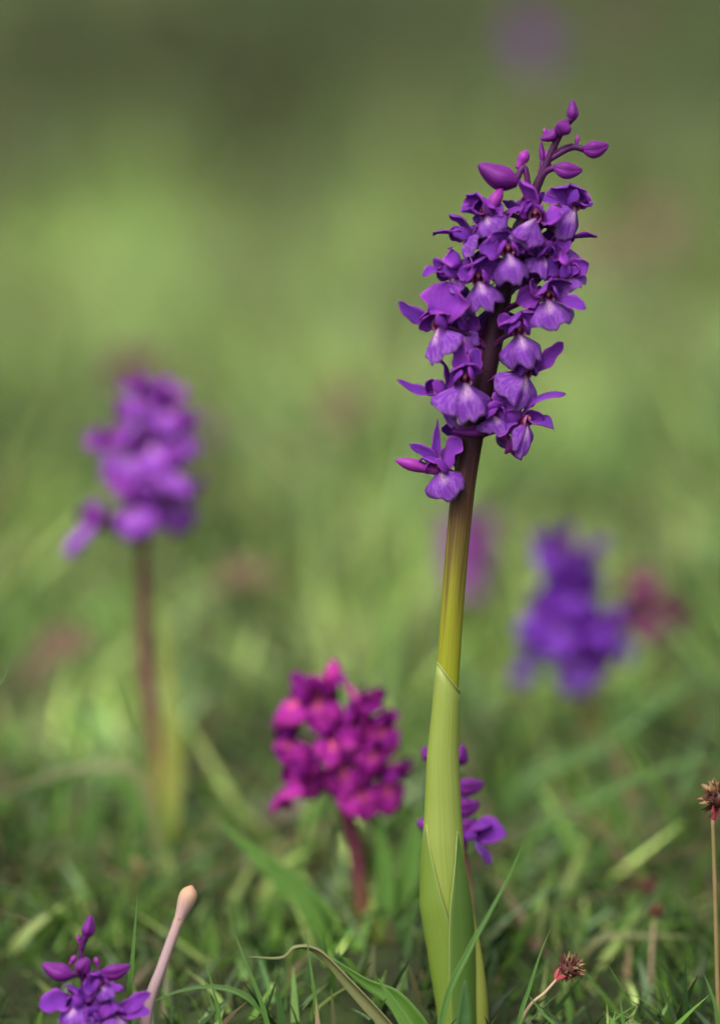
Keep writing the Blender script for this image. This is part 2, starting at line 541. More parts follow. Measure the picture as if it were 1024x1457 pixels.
def turf(name, n, y0, y1, xw, hr, wr, probs_fn, label, tuft=0, clumpy=0.4, lean=.35, power=1.0, spread=.014, tv=.45, gain=1.0):
    y = y0 + (y1 - y0) * rng.random(n) ** power
    x = rng.uniform(-1, 1, n) * (xw(y))
    tt = np.ones(n)
    if tuft:
        k = n // tuft
        ty = np.repeat(y[:k], tuft)[:n]; tx = np.repeat(x[:k], tuft)[:n]
        sp = spread * (1 + ty * .6)
        tt = np.repeat(np.clip(rng.lognormal(0, tv, k), .35, 2.4), tuft)[:n]
        y = ty + rng.normal(0, 1, len(ty)) * sp
        x = tx + rng.normal(0, 1, len(tx)) * sp
    m = rng.random(len(x)) < (1 - clumpy * (0.5 - .5 * lowf(x, y, 60 / (1 + y * .8), 1.1)))
    m &= ~in_clear(x, y)
    x, y, tt = x[m], y[m], tt[m]; nn = len(x)
    h = rng.uniform(hr[0], hr[1], nn) * (0.75 + .35 * lowf(x, y, 38 / (1 + y * .5), 4.2)) * rng.uniform(.6, 1.15, nn)
    h = h * (.50 + .50 * smooth((y - .735) / .14))
    wd = rng.uniform(wr[0], wr[1], nn)
    az = rng.uniform(0, 2 * math.pi, nn)
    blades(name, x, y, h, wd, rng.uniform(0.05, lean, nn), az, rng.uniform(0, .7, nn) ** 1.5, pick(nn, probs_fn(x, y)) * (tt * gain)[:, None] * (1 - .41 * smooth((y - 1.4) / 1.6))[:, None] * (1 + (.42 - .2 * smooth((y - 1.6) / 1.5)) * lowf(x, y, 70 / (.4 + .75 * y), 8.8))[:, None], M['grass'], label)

def probs_near(x, y):
    a = lowf(x, y, 75, 2.0); b = lowf(x, y, 60, 5.0)
    return np.stack([.40 + .4 * a, 1.1 + .3 * b, 1.7 - .7 * a, .14 + .35 * (b < -.4), .35 - .2 * a, .25 + .2 * b], 1).clip(.02)
def probs_mid(x, y):
    a = lowf(x, y, 48, .7); b = lowf(x, y, 40, 3.1)
    return np.stack([1.7 + 1.5 * a, .8 + .5 * b, .25 - .5 * a, .18 + .9 * (b > .55), .3 - .3 * a, .9 + .7 * b], 1).clip(.02)
def probs_far(x, y):
    a = lowf(x, y, 22, .7); b = lowf(x, y, 15, 2.1)
    f = smooth((y - 1.8) / 2.2)
    return np.stack([.9 + .6 * a - .9 * f, .7 - .1 * f + .3 * b, .3 + .35 * f - .4 * a, .22 + .5 * (b > .45), .4 + .9 * f - .2 * a, .7 + .4 * b - .2 * f], 1).clip(.02)

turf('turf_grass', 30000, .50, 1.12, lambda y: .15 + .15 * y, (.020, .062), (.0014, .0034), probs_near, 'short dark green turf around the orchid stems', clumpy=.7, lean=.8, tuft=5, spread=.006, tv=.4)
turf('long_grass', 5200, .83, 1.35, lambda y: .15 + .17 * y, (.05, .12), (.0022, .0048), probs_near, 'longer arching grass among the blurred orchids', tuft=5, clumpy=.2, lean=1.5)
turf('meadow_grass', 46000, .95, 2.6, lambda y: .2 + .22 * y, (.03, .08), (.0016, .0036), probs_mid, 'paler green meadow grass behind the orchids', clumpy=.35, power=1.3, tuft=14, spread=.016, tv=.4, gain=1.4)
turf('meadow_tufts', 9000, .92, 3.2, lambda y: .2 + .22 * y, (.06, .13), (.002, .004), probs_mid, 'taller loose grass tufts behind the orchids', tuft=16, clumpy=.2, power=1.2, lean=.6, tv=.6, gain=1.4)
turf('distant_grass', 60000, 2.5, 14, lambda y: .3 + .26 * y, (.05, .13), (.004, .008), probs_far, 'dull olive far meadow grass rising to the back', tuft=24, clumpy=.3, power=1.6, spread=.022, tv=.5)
# dry straw lying through the sward
n = 2600
y = .80 + 2.2 * rng.random(n) ** 1.5; x = rng.uniform(-1, 1, n) * (.14 + .2 * y)
blades('dry_straw', x, y, rng.uniform(.015, .05, n), rng.uniform(.0008, .002, n), rng.uniform(1.0, 2.6, n), rng.uniform(0, 6.3, n), rng.uniform(-.1, .6, n),
       np.tile(G_STRAW, (n, 1)) * rng.uniform(.5, 1.1, (n, 1)), M['grass'], 'thin dry straw lying in the turf')
# small broad leaves of turf herbs
n = 5000
y = .76 + .9 * rng.random(n) ** 1.4; x = rng.uniform(-1, 1, n) * (.14 + .2 * y)
blades('turf_herbs', x, y, rng.uniform(.008, .026, n), rng.uniform(.002, .005, n), rng.uniform(.3, 1.4, n), rng.uniform(0, 6.3, n), rng.uniform(0, .6, n),
       pick(n, [.5, 1.5, 1.3, .06, .3, .3]), M['grass'], 'small broad herb leaves down in the turf', K=5)

# ------------------------------------------------------------------ flower parts
def petal_grid(B, T, wd, nrm, bend=.15, cup=.25, prof='ovate', ruf=.05, hook=0.0, nu=15, nv=9, rs=None):
    rs = rs or random
    B = np.asarray(B, float); T = np.asarray(T, float)
    a = T - B; L = np.linalg.norm(a) + 1e-9; ad = a / L
    nn = unit(nrm - ad * np.dot(nrm, ad)); s = np.cross(ad, nn)
    u = np.linspace(0, 1, nu); v = np.linspace(-1, 1, nv)
    pk = .45 if prof == 'ovate' else .36
    base = .32 + .68 * smooth(u / pk)
    q = np.clip((u - pk) / (1 - pk), 0, 1)
    tip = np.sqrt(np.clip(1 - q ** 2, 0, 1)) if prof == 'ovate' else (1 - q ** 1.5) ** .9
    h = wd * .5 * base * np.maximum(tip, .04)
    if prof == 'ovate' and rs.random() < .45: h = wd * .5 * base * np.maximum((1 - q ** rs.uniform(2.6, 4.5)) ** .7, .05)
    p1, p2 = rs.uniform(0, 6), rs.uniform(0, 6)
    p3, p4 = rs.uniform(0, 6), rs.uniform(0, 6)
    tw = rs.uniform(-.5, .5); skew = rs.uniform(-.10, .10)
    P = np.zeros((nu, nv, 3))
    for i in range(nu):
        c = B + a * u[i] + nn * (bend * L * 4 * u[i] * (1 - u[i])) + nn * (hook * L * u[i] ** 4) + s * (skew * L * 4 * u[i] * (1 - u[i]))
        th = tw * u[i]
        s2 = s * math.cos(th) + nn * math.sin(th); n2 = nn * math.cos(th) - s * math.sin(th)
        for j in range(nv):
            x = v[j]
            r = ruf * wd * (math.sin(u[i] * 9 + p1 + 2 * x) * abs(x) + .5 * math.sin(u[i] * 15 + p2) * x * x)
            ep = p3 if x > 0 else p4
            edge = 1 + abs(x) ** 3 * ruf * (1.6 * math.sin(u[i] * 7 + ep) + 1.2 * math.sin(u[i] * 17 + ep * 2))
            P[i, j] = c + s2 * (x * h[i] * edge) + n2 * (cup * h[i] * x * x + r * u[i])
    return P

def lip_grid(B, T, wd, nrm, fold=.55, bend=.12, nu=14, nv=25, rs=None):
    rs = rs or random
    B = np.asarray(B, float); T = np.asarray(T, float)
    a = T - B; L = np.linalg.norm(a) + 1e-9; ad = a / L
    nn = unit(nrm - ad * np.dot(nrm, ad)); s = np.cross(ad, nn)
    u = np.linspace(0, 1, nu); v = np.linspace(-1, 1, nv)
    ph = [rs.uniform(0, 6) for _ in range(4)]
    lobe = rs.uniform(.22, .40)
    P = np.zeros((nu, nv, 3))
    for j in range(nv):
        x = v[j]; ax = abs(x)
        Lv = .80 + .20 * math.exp(-(x / lobe) ** 4) - .42 * max(0, (ax - .58) / .42) ** 2 - .05 * math.exp(-(x / .06) ** 2)
        Lv += .03 * math.sin(x * 8 + ph[0]) + .018 * math.sin(x * 19 + ph[3])
        for i in range(nu):
            h = wd * .5 * (.20 + .80 * smooth(u[i] / .72))
            p = B + a * (u[i] * Lv) + s * (x * h) + nn * (bend * L * 4 * u[i] * (1 - u[i] * .9))
            p = p - nn * (fold * h * ax ** 2.2) + nn * (.075 * wd * u[i] ** 1.5 * (math.sin(x * 6 + ph[1]) + .6 * math.sin(x * 13 + ph[2] + u[i] * 3)))
            P[i, j] = p
    return P

def bowl_grid(C, N, U, r, depth):
    N = unit(N); R = unit(np.cross(U, N)); Uo = np.cross(N, R)
    nu, nv = 6, 13
    P = np.zeros((nu, nv, 3))
    for i in range(nu):
        q = i / (nu - 1)
        for j in range(nv):
            th = 2 * math.pi * j / (nv - 1)
            rr = r * (.03 + .97 * q)
            P[i, j] = C + R * (rr * math.cos(th)) + Uo * (rr * 1.15 * math.sin(th)) - N * (depth * (1 - q ** 2))
    return P

def facing(az, el):
    az, el = math.radians(az), math.radians(el)
    N = math.cos(el) * (math.cos(az) * -FWD + math.sin(az) * RGT) + math.sin(el) * UPV
    return unit(N)

THK = 0.00035
def add_flower(par, C, N, S, root, mats=('petal', 'lip', 'spur', 'pedicel'), ov=None, seed=0, px=None, lo=False, upv=None):
    """C throat point, N direction the flower looks, S unit size in metres, root: where its stalk leaves the stem.
    ov: tips of lip / sepals / petals / spur as offsets in photo pixels (right, down, towards camera, width)."""
    rs = random.Random(seed)
    ov = ov or {}
    UPW = UPV if upv is None else upv
    U = unit(UPW - N * np.dot(UPW, N)); R = np.cross(U, N)      # R: the flower's own left/right axis
    px = px or FOCUS / FPX
    mp, ml, ms, md = (M[k] for k in mats[:4])
    back = C - N * (.22 * S)
    mid = (back + root) * .5 + U * (.10 * S) - N * (.05 * S)
    V, F, uv = tube([root, mid, back], [.055 * S, .07 * S, .085 * S], 8, 8)
    fl = place('flower', V, F, uv, md, par, org=C)
    kw = dict(nu=8, nv=5) if lo else {}
    def j(s): return rs.uniform(-s, s) * S
    def tipv(key, default, wd):
        if key in ov:
            o = ov[key]
            return C + (RGT * o[0] - UPV * o[1] - FWD * o[2]) * px * 1.03, o[3] * 1.12 * px, True
        return C + default, wd * S, False
    # bract at the stalk's foot
    bt = root + (back - root) * .75 + UPW * (.05 * S)
    P = petal_grid(root, bt, .16 * S, unit(UPW + N * .4), .12, .4, 'lance', .02, 0, 6, 5, rs)
    V, F, uv = shell(P, THK); place('bract', V, F, uv, M['bract'], fl)
    # dorsal sepal + two petals = hood
    T, wd, o = tipv('sd', U * .42 * S + N * .34 * S + R * j(.06), .52)
    P = petal_grid(back + U * .06 * S, T, wd, -N - U * .3 if not o else unit(-N * .3 - U), -.22, .45, 'ovate', .08, 0, rs=rs, **kw)
    V, F, uv = shell(P, THK); place('sepal', V, F, uv, mp, fl)
    for sg, k in ((-1, 'pl'), (1, 'pr')):
        T, wd, o = tipv(k, U * (.15 * S + j(.05)) + N * .40 * S + R * sg * (.13 * S), .44)
        P = petal_grid(back + R * sg * .10 * S, T, wd, unit(-R * sg - U * .4), -.2, .3, 'ovate', .04, 0, rs=rs, **kw)
        V, F, uv = shell(P, THK); place('petal', V, F, uv, mp, fl)
    # spreading lateral sepals
    for sg, k in ((-1, 'sl'), (1, 'sr')):
        T, wd, o = tipv(k, R * sg * (.72 * S + j(.1)) + U * (.42 * S + j(.2)) - N * (.05 * S + j(.12)), .36)
        hook = rs.uniform(-.12, .22)
        pf = 'lance' if wd < .30 * S else 'ovate'
        P = petal_grid(back + R * sg * .12 * S, T, wd, unit(N + U * .5), rs.uniform(.02, .14), rs.uniform(.2, .45), pf, .10, hook, rs=rs, **kw)
        V, F, uv = shell(P, THK); place('sepal', V, F, uv, mp, fl)
    for k in ov:
        if k.startswith('x') :
            T, wd, o = tipv(k, 0, 0)
            P = petal_grid(back, T, wd, unit(N + U * .5), .08, .3, 'ovate', .07, .1, rs=rs, **kw)
            V, F, uv = shell(P, THK); place('petal', V, F, uv, mp, fl)
    # lip
    T, wd, o = tipv('lip', -U * (.95 * S + j(.1)) + N * (.26 * S) + R * j(.1), 1.15)
    P = lip_grid(C - N * .03 * S - U * .04 * S, T, wd, unit(N + U * .2 + R * rs.uniform(-.6, .6)), ov['fold'] if 'fold' in ov else (rs.uniform(.15, .5) if lo else rs.uniform(.35, .9)), rs.uniform(.06, .2), rs=rs, **({'nu': 8, 'nv': 11} if lo else {}))
    V, F, uv = shell(P, THK); place('lip', V, F, uv, ml, fl)
    # throat and column
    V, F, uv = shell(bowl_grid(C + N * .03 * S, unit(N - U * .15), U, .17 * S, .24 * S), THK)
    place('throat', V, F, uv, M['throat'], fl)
    if not lo:
        V, F, uv = tube([C - N * .08 * S + U * .12 * S, C + N * .03 * S + U * .10 * S, C + N * .09 * S + U * .05 * S], [.05 * S, .06 * S, .035 * S], 7, 5)
        place('column', V, F, uv, M['column'], fl)
    # spur
    T, wd, o = tipv('spur', -N * .85 * S + U * (.40 * S + j(.2)) + R * j(.15), .16)
    wd = wd if o else .17 * S
    V, F, uv = tube([C - N * .05 * S - U * .04 * S, (C + T) * .5 - U * .03 * S, T], np.array([.4, .42, .45, .55, .56, .4, .08]) * wd, 9, 12)
    place('spur', V, F, uv, M[mats[2]], fl)
    return fl

def add_bud(par, B, T, wd, root, spur=None, mats=('bud', 'spur', 'pedicel'), arch=None, px=None):
    px = px or FOCUS / FPX
    L = T - B
    V, F, uv = tube([B, B + L * .5 - UPV * np.linalg.norm(L) * .07, T], np.array([.36, .62, .84, .97, 1.0, .93, .80, .64, .46, .14]) * wd * .5, 30, 22, .09, 3, .13)
    bd = place('bud', V, F, uv, M[mats[0]], par, org=B)
    mid = arch if arch is not None else (B + root) * .5 + UPV * .0008
    V, F, uv = tube([root, mid, B + L * .06], [4.2 * px, 4.6 * px, 4.8 * px], 8, 10)
    place('stalk', V, F, uv, M[mats[2]], bd)
    if spur is not None:
        sb, st, sw = spur
        V, F, uv = tube([sb, (sb + st) * .5, st], np.array([.5, .55, .7, .98, 1, .8, .2]) * sw * .5, 9, 12)
        place('spur', V, F, uv, M[mats[1]], bd)
    P = petal_grid(root, root + (mid - root) * 1.1 + UPV * 4 * px, 8 * px, unit(UPV - FWD * .5), .1, .4, 'lance', .02, 0, 6, 5)
    V, F, uv = shell(P, THK); place('bract', V, F, uv, M['bract'], bd)
    return bd

def poly_at(pts, y):
    """interpolate x, half width along a pixel polyline listed from bottom to top"""
    ys = [p[1] for p in pts][::-1]
    return np.interp(y, ys, [p[0] for p in pts][::-1])

# ------------------------------------------------------------------ the tall orchid in focus
def D(py):            # the stalk leans slightly back, staying close to the plane of focus
    return 0.752 + (0.737 - 0.752) * (1480 - py) / (1480 - 140)
PX = FOCUS / FPX
def P3(px, py, dz=0.0):
    return at(px, py, D(py) - dz * PX)

def sweep_leaf(name, par, rows, mat, nv=13, thick=.0005):
    """leaf wrapped round a stalk; rows: (centre point, radius across, radius deep, start angle, end angle, lift)"""
    P = np.zeros((len(rows), nv, 3))
    for i, (c, ra, rb, a0, a1) in enumerate(rows):
        for j in range(nv):
            th = math.radians(a0 + (a1 - a0) * j / (nv - 1))
            P[i, j] = c + RGT * (ra * math.sin(th)) - FWD * (rb * math.cos(th))
    V, F, uv = shell(P, thick)
    return place(name, V, F, uv, mat, par)

def main_orchid():
    base = P3(652, 1484)
    base[2] = float(ground_z(base[0], base[1]))
    t = thing('orchid', 'tall purple orchid in sharp focus with many-flowered spike on thick yellow-green stem', 'orchid', base)
    st = [(652, 1490, 17), (648, 1330, 18), (634, 1200, 18), (631, 1080, 17), (637, 960, 16.5), (646, 830, 16.5), (657, 710, 17), (668, 640, 16.5), (684, 560, 16),
          (704, 470, 15), (719, 400, 12.5), (737, 330, 9.5), (762, 268, 7), (775, 238, 5.5), (787, 210, 5), (799, 186, 5), (815, 168, 3.5), (818, 158, 1.5)]
    pts = [P3(a, b) for a, b, c in st]; rad = [c * PX for a, b, c in st]
    V, F, uv = tube(pts, rad, 20, 90, .03, 6)
    # u follows true height so that the colour change sits where it should
    zz = np.array([v[2] for v in V]); uv[:, 0] = (zz - zz.min()) / (zz.max() - zz.min())
    place('stem', V, F, uv, M['stem'], t)
    sx = lambda y: poly_at([(a, b) for a, b, c in st], y)
    sw = lambda y: np.interp(y, [b for a, b, c in st][::-1], [c for a, b, c in st][::-1])
    def axis(py, dz=0): return P3(float(sx(py)), py, dz)
    # sheath leaf that clasps the stem, its pale rim running obliquely
    SH = lambda c: float(np.interp(c, [985, 1080, 1150, 1200, 1290, 1350, 1420, 1490], [17.5, 21.5, 24.5, 28, 29.5, 25, 22, 21]))
    SCX = lambda c: float(np.interp(c, [985, 1080, 1200, 1290, 1350, 1490], [635.5, 629.5, 630, 633, 640, 652]))
    rows = []
    for i in range(34):
        q = i / 33
        cy = 1490 - 505 * q
        half = SH(cy); cx = SCX(cy)
        rows.append((cx, cy, half, half * np.interp(cy, [985, 1150, 1490], [1.0, .85, .85])))
    nv = 33
    P = np.zeros((34, nv, 3))
    for i, (cx, cy, ra, rb) in enumerate(rows):
        q = i / 33
        for j in range(nv):
            v = j / (nv - 1)
            th = math.radians(-200 + 300 * v + 34 * (1 - q))      # opening runs down the right-hand front
            x = cx + ra * math.sin(th)
            lift = 42 * (0.5 - .5 * math.sin(th)) * smooth((q - .78) / .22)
            P[i, j] = P3(x + lift * .10, cy - lift, rb * math.cos(th))
    V, F, uv = shell(P, .0006); place('sheath_leaf', V, F, uv, M['sheath'], t)
    # the rolled pale rim of the sheath
    rim = P[-1, :, :]
    V, F, uv = tube(rim, np.linspace(1.6, 2.4, len(rim)) * PX, 6, 40); place('leaf_rim', V, F, uv, M['pale_leaf'], t)
    # boat-shaped lower leaves folded round the foot of the stem
    def clasp(top, ac, ha, off, bulge, mat, pw=1.6, dx=0):
        nu, nv = 26, 15
        P = np.zeros((nu, nv, 3))
        for i in range(nu):
            q = i / (nu - 1)
            cy = 1492 + (top - 1492) * q
            r = SH(cy) + off * (1 - q ** 3) + .6 + bulge * math.sin(math.pi * min(1, q * 1.05)) ** 1.5
            w_ = ha * (1 - q ** pw * .985)
            for j in range(nv):
                v = -1 + 2 * j / (nv - 1)
                th = math.radians(ac + w_ * v)
                P[i, j] = P3(SCX(cy) + dx + (r + 1.5 * v ** 4) * math.sin(th), cy, (r + 1.5 * v ** 4) * .85 * math.cos(th))
        V, F, uv = shell(P, .0006); return place('leaf', V, F, uv, mat, t)
    clasp(1172, -58, 92, 1.5, 4.5, M['boat_leaf'], 2.0)
    clasp(1182, 46, 62, 4.5, 4.5, M['inner_leaf'], 2.0)
    nu, nv = 16, 11
    P = np.zeros((nu, nv, 3))
    for i in range(nu):
        q = i / (nu - 1); cy = 1494 - 196 * q
        for j in range(nv):
            th = math.radians(-110 + 220 * j / (nv - 1)); r = 15 * (1 - q ** 2.2 * .9)
            P[i, j] = P3(678 - 9 * q ** 2 + r * 1.1 * math.sin(th), cy - 12 * math.cos(th * .8) * q, -12 + 6 * q + r * math.cos(th))
    V, F, uv = shell(P, .0006); place('leaf', V, F, uv, M['pale_leaf'], t)
    # ---- flowers, one by one
    fl = [
     # throat x, y, dz, azimuth, elevation, size, root y, overrides
     (690, 304, 26, -30, 10, 50, 312, dict(sd=(-16, -25, 18, 50), sl=(-33, 0, 8, 34), sr=(26, -10, -2, 26), lip=(15, 36, 14, 46), spur=(24, -36, -8, 15))),
     (660, 338, 12, -70, 0, 46, 372, dict(sl=(-43, -3, 4, 28), sd=(-21, -31, 4, 21), sr=(22, -20, 0, 40), lip=(10, 30, 16, 40))),
     (643, 392, 22, -55, 0, 48, 425, dict(sd=(-4, -38, 0, 62), sl=(-41, 0, 6, 20), x1=(-27, -23, 4, 18), sr=(32, -22, -6, 34), lip=(8, 26, 12, 42))),
     (680, 398, 42, -4, -5, 50, 432, dict(fold=1.3, sd=(8, -30, 16, 52), sl=(-26, -16, -6, 24), sr=(26, -26, -10, 26), lip=(16, 45, 14, 54))),
     (722, 358, 52, 2, -5, 48, 388, dict(fold=1.4, sd=(-2, -28, 12, 46), sl=(-38, -8, 0, 28), sr=(30, -26, -6, 30), lip=(12, 47, 14, 48))),
     (761, 308, 42, -12, 8, 48, 338, dict(fold=1.2, sd=(-21, -50, 0, 32), lip=(-36, 36, 14, 46), sr=(36, 4, 4, 38), sl=(-16, -22, -6, 26))),
     (818, 291, 14, 30, 8, 48, 340, dict(sd=(-8, -26, 12, 56), sl=(-44, -8, 2, 32), sr=(22, 4, 8, 30), lip=(-20, 50, 10, 54), spur=(-6, -31, -12, 15))),
     (792, 350, -4, 80, 0, 46, 362, dict(sr=(56, -6, 0, 27), sl=(12, -28, -10, 26), lip=(30, 30, 2, 40), sd=(24, -14, 8, 28))),
     (806, 392, 26, 28, -5, 46, 412, dict(sd=(-8, -36, 10, 58), sr=(32, -16, 6, 24), sl=(-34, -18, -2, 30), lip=(16, 20, 12, 46), x1=(18, -2, 10, 18))),
     (779, 424, 42, 8, -5, 50, 448, dict(sd=(8, -24, 16, 54), sr=(52, 18, 0, 19), sl=(-44, 4, -4, 28), lip=(8, 47, 12, 66), pl=(-24, -24, 4, 24))),
     (738, 473, 42, 4, -8, 50, 498, dict(fold=1.2, sd=(2, -28, 12, 60), sl=(-28, -24, -2, 24), sr=(28, -44, -6, 17), lip=(14, 52, 12, 54), x1=(20, -20, 2, 24))),
     (748, 531, 26, 12, -8, 46, 548, dict(sd=(4, -16, 14, 28), sr=(52, -42, -6, 20), sl=(-18, -22, -12, 22), lip=(-18, 50, 10, 64))),
     (750, 600, 24, 62, 0, 48, 618, dict(sd=(52, -39, 0, 23), sr=(36, 8, 8, 28), sl=(-50, 8, -8, 42), lip=(-15, 53, 6, 34), pl=(-36, -22, 0, 36), spur=(-30, 44, -16, 13))),
     (661, 542, 46, -4, -10, 52, 590, dict(sd=(0, -22, 16, 40), sl=(-14, -63, -6, 22), sr=(16, -46, -6, 19), lip=(5, 59, 14, 80))),
     (624, 558, 22, -45, 5, 48, 590, dict(sd=(-1, -48, -2, 22), sl=(-61, -9, 0, 16), sr=(23, -29, 0, 15), lip=(22, 49, 12, 32))),
     (623, 464, 32, -28, -8, 52, 500, dict(sd=(-12, -18, 14, 44), sl=(-56, -33, 0, 19), sr=(18, -60, -8, 60), lip=(-6, 53, 12, 62), pl=(-24, -6, 12, 26))),
     (624, 668, 22, -30, 0, 48, 690, dict(sd=(-24, -14, 12, 34), sl=(2, -70, 0, 12), x1=(-42, -34, 0, 15), sr=(36, -40, -6, 38), lip=(20, 43, 12, 54), spur=(-60, -13, -4, 15))),
     (716, 612, -18, 120, 0, 46, 640, dict(lip=(16, 30, -10, 44), spur=(24, 42, 16, 13), sl=(-14, -22, 8, 34))),
     # flowers round the back of the spike
     (700, 432, -30, 185, 0, 46, 452, {}), (742, 368, -30, 165, 0, 44, 392, {}), (690, 350, -24, 205, 5, 44, 372, {}),
     (672, 482, -26, 220, 0, 44, 512, {}), (745, 300, -24, 180, 10, 40, 318, {}),
     (722, 566, -24, 145, 0, 44, 590, {}), (655, 620, -20, 215, 0, 40, 640, {}), (786, 320, -20, 130, 5, 42, 338, {}), (668, 430, -18, 240, 0, 42, 452, {}),
     (705, 318, 14, -12, 12, 44, 338, dict(lip=(-2, 34, 14, 40))), (775, 365, 22, 20, 0, 44, 392, dict(lip=(-6, 34, 14, 44), sr=(36, -20, 2, 28))),
     (655, 470, 6, -30, 0, 42, 520, dict(lip=(14, 34, 8, 40), sr=(26, -16, 0, 26))), (702, 590, 26, 25, -5, 42, 610, dict(lip=(10, 30, 10, 46), sr=(34, -28, 4, 32), sl=(-22, -26, 0, 26))),
    ]
    for k, (x, y, dz, az, el, S, ry, ov) in enumerate(fl):
        r = axis(ry, sw(ry) * .6 * (1 if dz > 0 else -1))
        add_flower(t, P3(x, y, dz), facing(az, el), S * 1.12 * PX, r, ov=ov, seed=100 + k)
    # ---- buds at the tip
    def bud(b, e, wd, ry, spur=None, arch=None):
        s = None if spur is None else (P3(*spur[0]), P3(*spur[1]), spur[2] * PX)
        add_bud(t, P3(*b), P3(*e), wd * PX, axis(ry), s, arch=None if arch is None else P3(*arch))
    bud((814, 172, 3), (814, 142, 2), 17, 178)
    bud((806, 186, 8), (794, 174, 24), 25, 192)
    bud((796, 186, 4), (768, 198, 2), 17, 206, ((776, 196, 2), (774, 182, 0), 6))
    bud((829, 213, 4), (865, 206, 4), 25, 228, ((818, 210, 0), (822, 192, -4), 7), (812, 210, 2))
    bud((788, 238, 8), (828, 242, 10), 24, 258, ((782, 236, 0), (777, 214, -4), 10))
    bud((736, 260, 8), (680, 234, 10), 36, 288, ((736, 240, 0), (750, 214, -4), 17), (746, 238, 6))
    bud((772, 232, -4), (769, 200, -8), 9, 252)
    bud((700, 608, 22), (644, 614, 24), 17, 628)
    return t
main_orchid()

# ------------------------------------------------------------------ blurred orchids behind
def foot(px, depth, py_guess=None):
    """ground point under a pixel column at a given axial distance"""
    lo, hi = 0.0, 2600.0
    for _ in range(50):
        m = (lo + hi) / 2
        p = at(px, m, depth)
        if p[2] > ground_z(p[0], p[1]): lo = m
        else: hi = m
    return at(px, m, depth), m

def back_orchid(label, depth, base_px, stem_px, flowers, mats, Spx, leafs=(), buds=(), stem_w=16, stem_mat='stem_red', seed=1, group=None, cat='orchid'):
    """stem_px from top to bottom; flowers: (x, y[, az]) throats in the photo at this plant's own distance"""
    rs = random.Random(seed)
    k = depth / FPX
    b, by = foot(base_px, depth)
    t = thing('orchid', label, cat, b, group)
    pts = [at(x, y, depth) for x, y in stem_px[::-1]]
    pts = [b - np.array([0, 0, .004])] + [p for p in pts if p[2] > b[2] + .003]
    m = len(pts)
    V, F, uv = tube(pts, np.linspace(.55, .30, m) * stem_w * k, 10, 30)
    place('stem', V, F, uv, M[stem_mat], t)
    line = sorted(stem_px + [(base_px, by)], key=lambda p: p[1])
    for i, f in enumerate(flowers):
        x, y = f[0], f[1]
        s = Spx * (f[4] if len(f) > 4 else rs.uniform(.8, 1.3))
        cx = np.interp(min(max(y + s * .6, line[0][1]), line[-1][1]), [p[1] for p in line], [p[0] for p in line])
        az = f[2] if len(f) > 2 and f[2] is not None else max(-110, min(110, (x - cx) * 1.6)) + rs.uniform(-20, 20)
        dz = f[3] if len(f) > 3 and f[3] is not None else Spx * (.7 * math.cos(math.radians(az)) + rs.uniform(-.3, .3))
        C = at(x, y, depth - dz * k)
        root = at(cx, min(max(y + s * .6, line[0][1]), line[-1][1]), depth)
        add_flower(t, C, facing(az, rs.uniform(-30, 30)), s * k, root, mats, seed=seed * 50 + i, px=k, lo=True, ov=f[5] if len(f) > 5 else None)
    for (bx, byy, ex, ey, wd) in buds:
        ry = min(max(byy + 14, line[0][1]), line[-1][1])
        cx = np.interp(ry, [p[1] for p in line], [p[0] for p in line])
        add_bud(t, at(bx, byy, depth - 6 * k), at(ex, ey, depth - 10 * k), wd * k, at(cx, ry, depth), None, ('petal_bud_' + mats[0]) if False else (mats[4] if len(mats) > 4 else 'bud', mats[2], mats[3]), px=k)
    for (lp, wd, mt, dz) in leafs:
        strip_leaf('leaf', t, [at(x, y, depth - dz * k - i * 0) for i, (x, y) in enumerate(lp)], wd * k, M[mt], b)
    return t

def strip_leaf(name, par, pts, wd, mat, base=None, n=22, nv=7, cup=.35, twist=0.0, face=None, tip=1.6, org=None):
    c = catmull(pts, n)
    T = np.gradient(c, axis=0)
    P = np.zeros((n, nv, 3))
    fdir = -FWD + UPV * .3 if face is None else np.asarray(face, float)
    for i in range(n):
        q = i / (n - 1)
        a = unit(T[i]); nn = unit(fdir - a * np.dot(fdir, a)); s = np.cross(a, nn)
        th = twist * q
        s, nn = s * math.cos(th) + nn * math.sin(th), nn * math.cos(th) - s * math.sin(th)
        h = wd * .5 * (.55 + .45 * smooth(q / .3)) * max(.02, 1 - q ** tip * .98 if tip > 1.01 else 1 - q)
        for j in range(nv):
            v = -1 + 2 * j / (nv - 1)
            P[i, j] = c[i] + s * (v * h) + nn * (cup * h * v * v)
    V, F, uv = shell(P, min(.0005, wd * .12))
    return place(name, V, F, uv, mat, par, org=org)

PURP = ('petal', 'lip', 'spur', 'pedicel', 'bud')
# left, purple, mid distance
back_orchid('purple orchid with loose blurred spike and reddish stem, standing left of the magenta one', .895, 238,
    [(206, 545), (208, 640), (205, 760), (204, 850), (206, 930), (216, 1020), (228, 1100), (236, 1180)],
    [(205, 562), (232, 580), (182, 592), (150, 630), (215, 625), (250, 610, 40), (222, 660), (246, 665, 30), (196, 715, -10), (136, 742, -50), (254, 705, 60), (212, 690), (190, 640, -10)],
    ('lilac', 'lip_lilac', 'spur', 'pedicel', 'bud'), 56, leafs=[([(240, 1215), (246, 1080), (238, 960), (234, 860)], 32, 'pale_leaf', 10), ([(236, 1215), (224, 1090), (214, 1000)], 30, 'pale_leaf', -8), ([(236, 1210), (180, 1120), (100, 1090)], 34, 'green_leaf', 6)],
    stem_w=22, seed=3, buds=[(207, 550, 203, 528, 20)])
